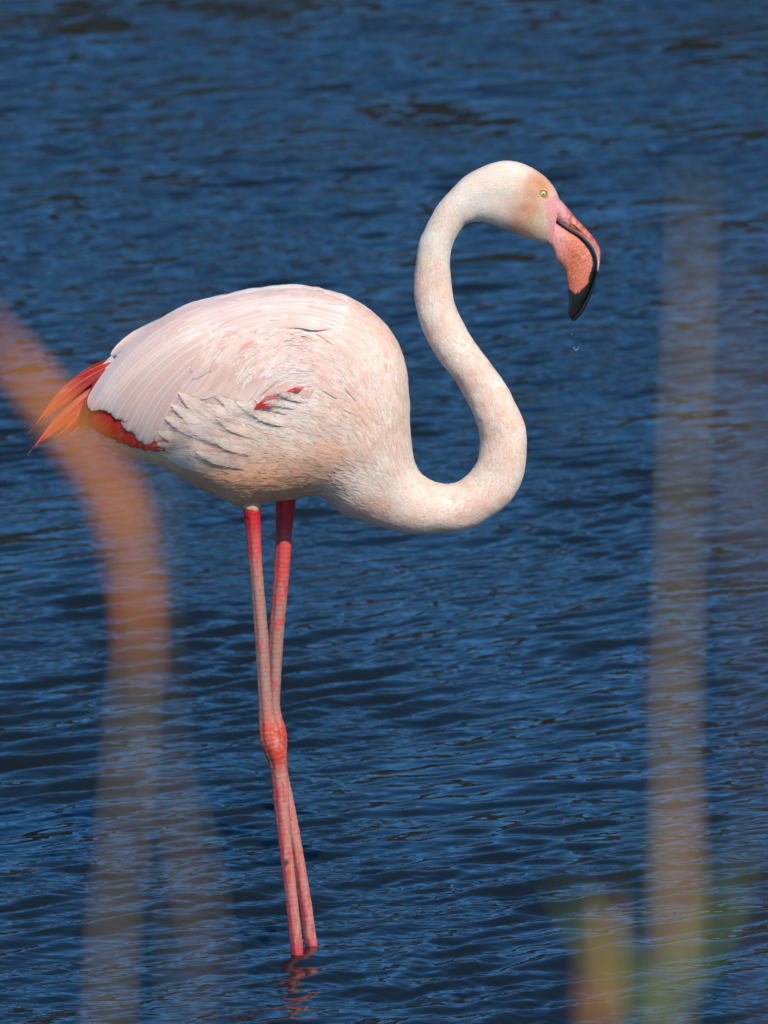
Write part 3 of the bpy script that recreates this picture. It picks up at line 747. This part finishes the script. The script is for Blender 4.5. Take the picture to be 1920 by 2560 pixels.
PL = [((792,1008),(762,1000),(730,992),(694,980),8),((775,1024),(742,1014),(704,1008),(664,1003),8),((690,1085),(600,1070),(510,1040),(446,980),17),((700,1060),(650,1050),(590,1030),(543,987),15),((720,1050),(680,1042),(630,1025),(588,1002),13),
      ((640,1120),(560,1110),(480,1075),(412,1043),17),((620,1140),(540,1130),(460,1105),(394,1078),17),((600,1155),(530,1150),(460,1130),(392,1108),15),
      ((660,1100),(580,1085),(500,1060),(428,1012),15),((740,1030),(710,1025),(670,1012),(640,1002),11),((700,1075),(640,1062),(570,1040),(500,1006),14),
      ((680,1120),(610,1115),(530,1090),(455,1062),16),((640,1150),(570,1150),(500,1130),(430,1108),16),((760,1010),(735,1003),(712,996),(690,986),9),
      ((600,1180),(540,1180),(470,1160),(410,1135),15),((720,1100),(660,1095),(600,1075),(540,1046),14),((770,1030),(730,1030),(700,1020),(665,1008),11),
      ((780,1060),(730,1060),(680,1050),(620,1026),13),((720,1130),(660,1135),(590,1120),(520,1092),15),((700,1160),(640,1165),(560,1155),(490,1130),15)]
for side in (False, True):
    for i, p in enumerate(PL):
        *P, hw = p; hw *= 1.25
        r = random.Random(i)
        base = tuple(1.12 * q for q in mixc(lin((255, 238, 220)), lin((253, 216, 196)), r.uniform(0, .7)))
        y0 = P[3][1]
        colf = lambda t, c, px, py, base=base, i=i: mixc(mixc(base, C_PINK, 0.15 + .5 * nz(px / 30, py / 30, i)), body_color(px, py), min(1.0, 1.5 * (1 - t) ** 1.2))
        make_plume(flamingo, P, hw, 0.0128 if i < 2 else 0.0085 + 0.0005 * (i % 3), colf, side, i)

# tail
def tail_depth(px, py): return 0.004 + 0.02 * sstep(120, 300, px)
TAIL = [((300,900),(215,925),(135,998),(72,1084),7),((300,905),(225,940),(150,1005),(88,1070),6),((310,930),(230,970),(140,1050),(69,1138),7),
        ((310,938),(240,980),(155,1055),(86,1122),6),((320,948),(250,998),(180,1060),(118,1112),7),((320,958),(260,1008),(205,1065),(150,1108),7),
        ((330,968),(275,1010),(230,1060),(190,1104),8),((330,960),(275,990),(235,1030),(222,1085),9)]
for i, p in enumerate(TAIL):
    *P, hw = p
    def tc_(t, c, px, py, i=i):
        k = mixc(lin((200, 30, 30)), lin((230, 96, 76)), 0.4 + 0.9 * nz(px / 12, py / 30, i))
        k = mixc(k, lin((238, 178, 160)), 0.5 * sstep(.1, .4, nz(px / 6 + i, py / 40, 9)) * (1 - t))
        k = mixc(k, lin((150, 18, 22)), 0.7 * sstep(0.0, 0.4, nz(c * 2.6 + i * 3, t * 1.2, 4))); k = mixc(k, lin((240, 150, 128)), 0.5 * sstep(0.05, 0.4, nz(c * 3.1 + i * 5, t * 1.4, 8)))
        return mixc(k, lin((216, 92, 36)), sstep(0.55, 1, t) * 0.5)
    for s in ((0.0, False), (0.0, True)):
        make_feather(flamingo, 'tail_feather', P, hw * 1.75, 0.0015 * i, tc_, s[1], rows=18, tipshape=3.2, depthf=tail_depth, shaft=5.0)

# stray bristle on the back
# ------------------------------------------------------------------ eye
def uv_sphere(c, r, seg=24, rings=14, scale=(1, 1, 1)):
    vs, fs = [Vector(c) + Vector((0, 0, r * scale[2]))], []
    for i in range(1, rings):
        a = math.pi * i / rings
        for j in range(seg):
            b = math.tau * j / seg; vs.append(Vector(c) + Vector((r * scale[0] * math.sin(a) * math.cos(b), r * scale[1] * math.sin(a) * math.sin(b), r * scale[2] * math.cos(a))))
    vs.append(Vector(c) - Vector((0, 0, r * scale[2])))
    for j in range(seg): fs.append((0, 1 + j, 1 + (j + 1) % seg))
    for i in range(rings - 2):
        for j in range(seg):
            a = 1 + i * seg + j; b = 1 + i * seg + (j + 1) % seg; fs.append((a, a + seg, b + seg, b))
    n = len(vs) - 1
    for j in range(seg): fs.append((n, n - seg + (j + 1) % seg, n - seg + j))
    return vs, fs
def build_eye(mirror):
    h = bvh.ray_cast(CAM, cam_ray(1357.5, 485).normalized()); p = h[0]
    s = -1 if mirror else 1; y = h[0].y
    r = 10.2 / PXM
    def mp(vs): return [Vector((v.x, v.y * s, v.z)) for v in vs]
    m, nt, b = material('iris')
    at = N(nt, 'ShaderNodeAttribute', attribute_name='Col'); nt.links.new(at.outputs['Color'], b.inputs['Base Color'])
    b.inputs['Roughness'].default_value = 0.15; b.inputs['Coat Weight'].default_value = 1.0; b.inputs['Coat Roughness'].default_value = 0.02
    vs, fs = uv_sphere((p.x, y + r * 0.55, p.z), r, 40, 30)
    cs = []
    for v in vs:
        d = math.hypot(v.x - p.x, v.z - p.z) / r
        c = mixc(lin((208, 200, 136)), lin((168, 152, 84)), sstep(0.35, 0.9, d) + 0.3 * nz(v.x * 900, v.z * 900))
        cs.append(c)
    eye = part('eye', mp(vs), fs, m, colors=cs)
    vs, fs = uv_sphere((p.x + 0.0008, y - r * 0.42, p.z + 0.0002), r * 0.2, 16, 10, (1, 0.35, 1))
    part('pupil', mp(vs), fs, simple('pupil_black', (0.004, 0.004, 0.004), 0.1), parent=eye)
    # eyelid ring
    vs, fs, cs = [], [], []; S, T = 36, 10
    for i in range(S):
        a = math.tau * i / S
        rr = r * 1.08 * (1 + .03 * math.sin(3 * a))
        for j in range(T):
            b2 = math.tau * j / T; tr = r * 0.20
            vs.append(Vector((p.x + math.cos(a) * (rr + tr * math.cos(b2)), y - r * 0.02 + tr * 0.9 * math.sin(b2), p.z + math.sin(a) * (rr + tr * math.cos(b2)))))
            cs.append(mixc(lin((232, 150, 110)), lin((222, 170, 80)), 0.5 + nz(a, b2)))
    for i in range(S):
        for j in range(T):
            a, b2 = i * T + j, i * T + (j + 1) % T; c, d = ((i + 1) % S) * T + j, ((i + 1) % S) * T + (j + 1) % T
            fs.append((a, b2, d, c))
    part('eyelid', mp(vs), fs, M_BILL, parent=eye, colors=cs)
build_eye(False); build_eye(True)

# ------------------------------------------------------------------ bill
BILL_U = [  # dorsal edge, lower edge of the upper mandible, half width
 (1388,484,1372,545,28),(1399,498,1388,549,29),(1412,512,1403,560,27),(1435,540,1426,575,24),(1459,566,1446,587,21),(1478,587,1463,601,19),(1490,604,1477,617,17.5),
 (1499,621,1486,635,16),(1501,638,1491,655,15),(1498,664,1490,672,14),(1493,690,1484,694,13),(1484,722,1475,722,12),(1471,754,1462,750,10.5),(1457,781,1449,773,8.5),(1444,796,1438,788,6),(1434,804,1431,797,2.5)]
BILL_L = [
 (1370,546,1360,602,27),(1388,550,1378,618,29),(1402,562,1385,634,28),(1425,577,1390,649,27),(1445,589,1401,661,26),(1462,603,1410,673,25),(1476,619,1414,687,24),
 (1485,637,1417,703,23),(1490,657,1420,718,22),(1489,674,1421,732,21),(1483,696,1422,748,19.5),(1474,724,1421,767,17),(1461,752,1420,781,13),(1448,775,1424,792,9),(1437,790,1428,799,5),(1432,799,1430,802,2)]
GAPE = [(1386,548),(1402,561),(1426,577),(1445,588),(1462,602),(1475,618),(1484,636),(1489,656),(1488,674),(1483,695)]
def seg_dist(px, py, poly):
    best = 1e9
    for (ax, ay), (bx, by) in zip(poly, poly[1:]):
        t = max(0, min(1, ((px - ax) * (bx - ax) + (py - ay) * (by - ay)) / ((bx - ax) ** 2 + (by - ay) ** 2)))
        best = min(best, math.hypot(px - ax - t * (bx - ax), py - ay - t * (by - ay)))
    return best
B_PINK = lin((232, 156, 152)); B_SAL = lin((228, 122, 86)); B_ORG = lin((196, 92, 24)); B_BLACK = (0.008, 0.007, 0.007)
def bill_color_l(px, py, c):
    k = mixc(B_PINK, B_SAL, sstep(1385, 1432, px + 0.1 * (py - 600)))
    k = mixc(k, lin((236, 158, 134)), 0.6 * sstep(-.1, .3, nz(px / 5, py / 5))); k = mixc(k, lin((196, 84, 52)), 0.5 * sstep(.1, .4, nz(px / 4 + 9, py / 5)) * sstep(1395, 1430, px))
    ring = abs(nz(px / 9 + 3, py / 9, 4)) < 0.07
    inner = math.exp(-(((px - 1446) / 20) ** 2 + ((py - 622) / 30) ** 2))
    if ring: k = mixc(k, B_ORG, min(1, inner * 1.3))
    k = mixc(k, B_ORG, 0.8 * sstep(.15, .35, nz(px / 5, py / 5, 2)) * inner)
    # growth lines running to the tip
    for x0, x1 in ((1420, 1437), (1426, 1446), (1432, 1455)):
        t = (py - 620) / 110; xx = x0 + (x1 - x0) * t
        if 0 < t < 1: k = mixc(k, B_ORG, 0.6 * math.exp(-((px - xx) / 1.5) ** 2))
    edge = seg_dist(px, py, GAPE)
    k = mixc(B_BLACK, k, sstep(2.6 + 3 * sstep(580, 620, py) + 6 * sstep(640, 690, py), 4 + 3 * sstep(580, 620, py) + 6 * sstep(640, 690, py), edge) if px > 1388 else 1)
    lim = 718 + 12 * math.exp(-((px - 1440) / 12) ** 2) + 4 * nz(px / 3, 0.3) - 18 * sstep(1455, 1476, px)
    return mixc(k, B_BLACK, sstep(-1.5, 1.5, py - lim))
def bill_color_u(px, py, c):
    k = mixc(B_PINK, lin((224, 128, 104)), sstep(1410, 1450, px))
    k = mixc(k, B_ORG, 0.9 * sstep(-.15, .2, nz(px / 9, py / 12, 3)) * sstep(1405, 1425, px) * sstep(640, 605, py))
    k = mixc(k, lin((240, 208, 190)), 0.9 * sstep(12, 8, seg_dist(px, py, GAPE)) * sstep(1392, 1410, px))
    # nostril
    t = ((px - 1430) * 24 + (py - 556) * 23) / (24 ** 2 + 23 ** 2); ds = abs((px - 1430) * 23 - (py - 556) * 24) / 33.2
    if 0 < t < 1: k = mixc(k, (0.02, 0.004, 0.004), sstep(3.6 * math.sin(math.pi * t ** 0.7), 1.0, ds) if ds < 3.6 * math.sin(math.pi * t ** .7) else 0)
    return mixc(k, B_BLACK, sstep(658, 676, py + 2 * nz(px / 3, py / 3)) if px < 1494 else sstep(672, 680, py))
def mandible(name, spec, colf, e, relief):
    P = catmull(spec, 230); seg = 72; vs, fs, cs = [], [], []
    for i in range(len(P)):
        dx, dy, vx, vy, w = P[i]; cx, cy, hx, hy = (dx + vx) / 2, (dy + vy) / 2, (dx - vx) / 2, (dy - vy) / 2
        for j in range(seg):
            a = math.tau * j / seg; ca, sa = math.cos(a), math.sin(a)
            c2 = math.copysign(abs(ca) ** e, ca); s2 = math.copysign(abs(sa) ** e, sa)
            px, py = cx + hx * c2, cy + hy * c2
            ww = w * (1 + relief * nz(px / 8, py / 8, 2) + (0.035 if py > 700 else 0.012) * nz(px / 2.5, py / 5, 6))
            q = on_plane(px, py, 0); vs.append(Vector((q.x, -ww * s2 / PXM, q.z))); cs.append(colf(px, py, c2))
    for i in range(len(P) - 1):
        for j in range(seg):
            a = i * seg + j; b = i * seg + (j + 1) % seg; fs.append((a, b, b + seg, a + seg))
    fs.append(tuple(range(seg - 1, -1, -1))); fs.append(tuple((len(P) - 1) * seg + j for j in range(seg)))
    return vs, fs, cs
bill = empty('bill'); bill.parent = flamingo
v, f, c = mandible('upper', BILL_U, bill_color_u, 0.85, 0.05); part('upper_mandible', v, f, M_BILL, parent=bill, colors=c)
v, f, c = mandible('lower', BILL_L, bill_color_l, 0.75, 0.04); part('lower_mandible', v, f, M_BILL, parent=bill, colors=c)

# ------------------------------------------------------------------ falling drops
m, nt, b = material('clear_water_drop')
b.inputs['Base Color'].default_value = (1, 1, 1, 1); b.inputs['Transmission Weight'].default_value = 1; b.inputs['IOR'].default_value = 1.333; b.inputs['Roughness'].default_value = 0.0
def drop(px, py, r, label, y=0.0, stretch=1.25):
    c = on_plane(px, py, y); vs, fs = uv_sphere((0, 0, 0), r / PXM, 20, 14, (1, 1, stretch))
    o = mesh_obj('water_drop', vs, fs, m); o.location = c
    tag(o, label, 'water drop', 'water drops under the bill'); return o
drop(1440, 868, 6.5, 'larger round water drop falling below the black bill tip')
drop(1428.5, 834, 2.2, 'tiny speck of water just above the larger falling drop')

# ------------------------------------------------------------------ reeds close to the camera, far out of focus
def reed_material(name, c1, c2):
    m, nt, b = material(name)
    tc = N(nt, 'ShaderNodeTexCoord'); mp = N(nt, 'ShaderNodeMapping'); mp.inputs['Scale'].default_value = (60, 60, 3)
    n1 = N(nt, 'ShaderNodeTexNoise'); n1.inputs['Scale'].default_value = 2.0
    nt.links.new(tc.outputs['Object'], mp.inputs[0]); nt.links.new(mp.outputs[0], n1.inputs['Vector'])
    mc = N(nt, 'ShaderNodeMix', data_type='RGBA'); mc.inputs[6].default_value = (*c1, 1); mc.inputs[7].default_value = (*c2, 1)
    nt.links.new(n1.outputs['Fac'], mc.inputs[0]); nt.links.new(mc.outputs[2], b.inputs['Base Color'])
    b.inputs['Roughness'].default_value = 0.6
    return m
RM = {'orange': reed_material('rusty_reed_leaf', lin((192, 112, 26)), lin((158, 94, 26))),
      'straw': reed_material('straw_reed', lin((154, 134, 98)), lin((128, 110, 78))),
      'brown': reed_material('brown_reed', lin((146, 98, 40)), lin((116, 84, 36))),
      'green': reed_material('green_reed', lin((96, 108, 44)), lin((70, 92, 38)))}
def tube(pts, rads, seg=8):
    vs, fs = [], []
    for i, p in enumerate(pts):
        t = (pts[min(i + 1, len(pts) - 1)] - pts[max(i - 1, 0)]).normalized(); u = t.cross(Vector((0, 1, 0.01))).normalized(); v = t.cross(u)
        for j in range(seg):
            a = math.tau * j / seg; vs.append(p + (u * math.cos(a) + v * math.sin(a)) * rads[i])
    for i in range(len(pts) - 1):
        for j in range(seg):
            a = i * seg + j; b = i * seg + (j + 1) % seg; fs.append((a, b, b + seg, a + seg))
    fs.append(tuple(range(seg))); fs.append(tuple((len(pts) - 1) * seg + j for j in range(seg)))
    return vs, fs
def ribbon(pts, widths, fold=0.25, thick=0.0004):
    """folded leaf blade with a little thickness"""
    vs, fs = [], []; side = (CAM - pts[0]).normalized()
    for i, p in enumerate(pts):
        t = (pts[min(i + 1, len(pts) - 1)] - pts[max(i - 1, 0)]).normalized(); u = t.cross(side).normalized(); n = u.cross(t).normalized(); w = widths[i] / 2
        vs += [p - u * w + n * w * fold, p, p + u * w + n * w * fold, p + u * w + n * (w * fold - thick), p - n * thick, p - u * w + n * (w * fold - thick)]
    for i in range(len(pts) - 1):
        for j in range(6):
            a = i * 6 + j; b = i * 6 + (j + 1) % 6; fs.append((a, b, b + 6, a + 6))
    fs.append((0, 5, 4, 3, 2, 1)); e = (len(pts) - 1) * 6; fs.append(tuple(e + j for j in range(6)))
    return vs, fs
def reed(path, dist, stem_r, mat, label, leaves=(), top_r=0.5):
    """path: photo pixels from top to bottom edge; the stem goes on down into the water"""
    P = [at_dist(x, y, dist) for x, y in path]
    last = P[-1]; dirn = (P[-1] - P[-2]).normalized()
    base = Vector((last.x + dirn.x / max(.2, -dirn.z) * last.z * 0.3, last.y, -0.36))
    root = empty('reed', (base.x, base.y, 0)); bpy.context.view_layer.update()
    tag(root, label, 'reed', 'blurred reeds in front of the water')
    ctrl = P + [last + (base - last) * .5, base]
    D = catmull([tuple(p) for p in ctrl], 60); pts = [Vector(p) for p in D]
    rads = [stem_r * (top_r + (1 - top_r) * min(1, i / 20)) for i in range(60)]
    vs, fs = tube(pts, rads)
    def add(name, vs, fs, mt):
        o = mesh_obj(name, [Vector(v) - root.location for v in vs], fs, mt); o.parent = root; return o
    add('stem', vs, fs, RM[mat])
    for lp, w, lm in leaves:
        D = catmull([tuple(at_dist(x, y, dist + dz)) for x, y, dz in lp], 30)
        ws = [w * (0.35 + 0.65 * sstep(0, .3, i / 29)) * (1 - sstep(.55, 1.0, i / 29) * 0.85) for i in range(30)]
        vs, fs = ribbon([Vector(p) for p in D], ws); add('leaf', vs, fs, RM[lm])
    return root
reed([(345,1250),(350,1500),(330,1800),(300,2150),(265,2560)], 3.1, 0.0024, 'straw',
     'blurred reed at left with a rusty orange leaf bending in front of the tail',
     leaves=[([(350,1700,0),(340,1450,0),(290,1250,.05),(180,1080,.1),(60,930,.1),(-90,740,.15)], 0.0100, 'orange')])
reed([(350,720),(385,1000),(385,1400),(400,1800),(440,2200),(470,2560)], 3.0, 0.0008, 'straw',
     'faint straw reed left of the legs, almost dissolved by blur', leaves=[([(400,1900,0),(470,2100,0),(520,2350,0),(560,2560,0)], 0.0014, 'straw')])
reed([(1735,430),(1720,800),(1700,1300),(1690,1800),(1680,2200),(1675,2560)], 3.2, 0.0023, 'straw',
     'tall blurred grey straw reed standing upright at right', top_r=0.7,
     leaves=[([(1690,2560,0),(1705,2200,0),(1690,1900,.02),(1660,1600,.05)], 0.0035, 'brown')])
reed([(1850,430),(1870,800),(1880,1300),(1900,1800),(1915,2300),(1925,2560)], 2.4, 0.0008, 'brown',
     'faint brown reed at the right edge of the picture', leaves=[([(1895,1700,0),(1870,1300,0),(1830,950,0),(1810,600,0)], 0.0014, 'straw')])
reed([(1508,2340),(1500,2420),(1490,2560)], 3.5, 0.0045, 'brown',
     'short rust brown blurred reed tip at the bottom right', leaves=[([(1495,2620,0),(1500,2480,0),(1512,2380,0),(1520,2230,0)], 0.011, 'brown')])
reed([(1600,2050),(1620,2250),(1640,2560)], 3.0, 0.0014, 'green',
     'low green blurred reed between the tall reed and the short rusty one', leaves=[([(1640,2600,0),(1560,2450,0),(1460,2300,0),(1400,2180,0)], 0.0045, 'green'),
     ([(1640,2600,0),(1700,2450,0),(1790,2300,0),(1850,2080,0)], 0.005, 'green')])
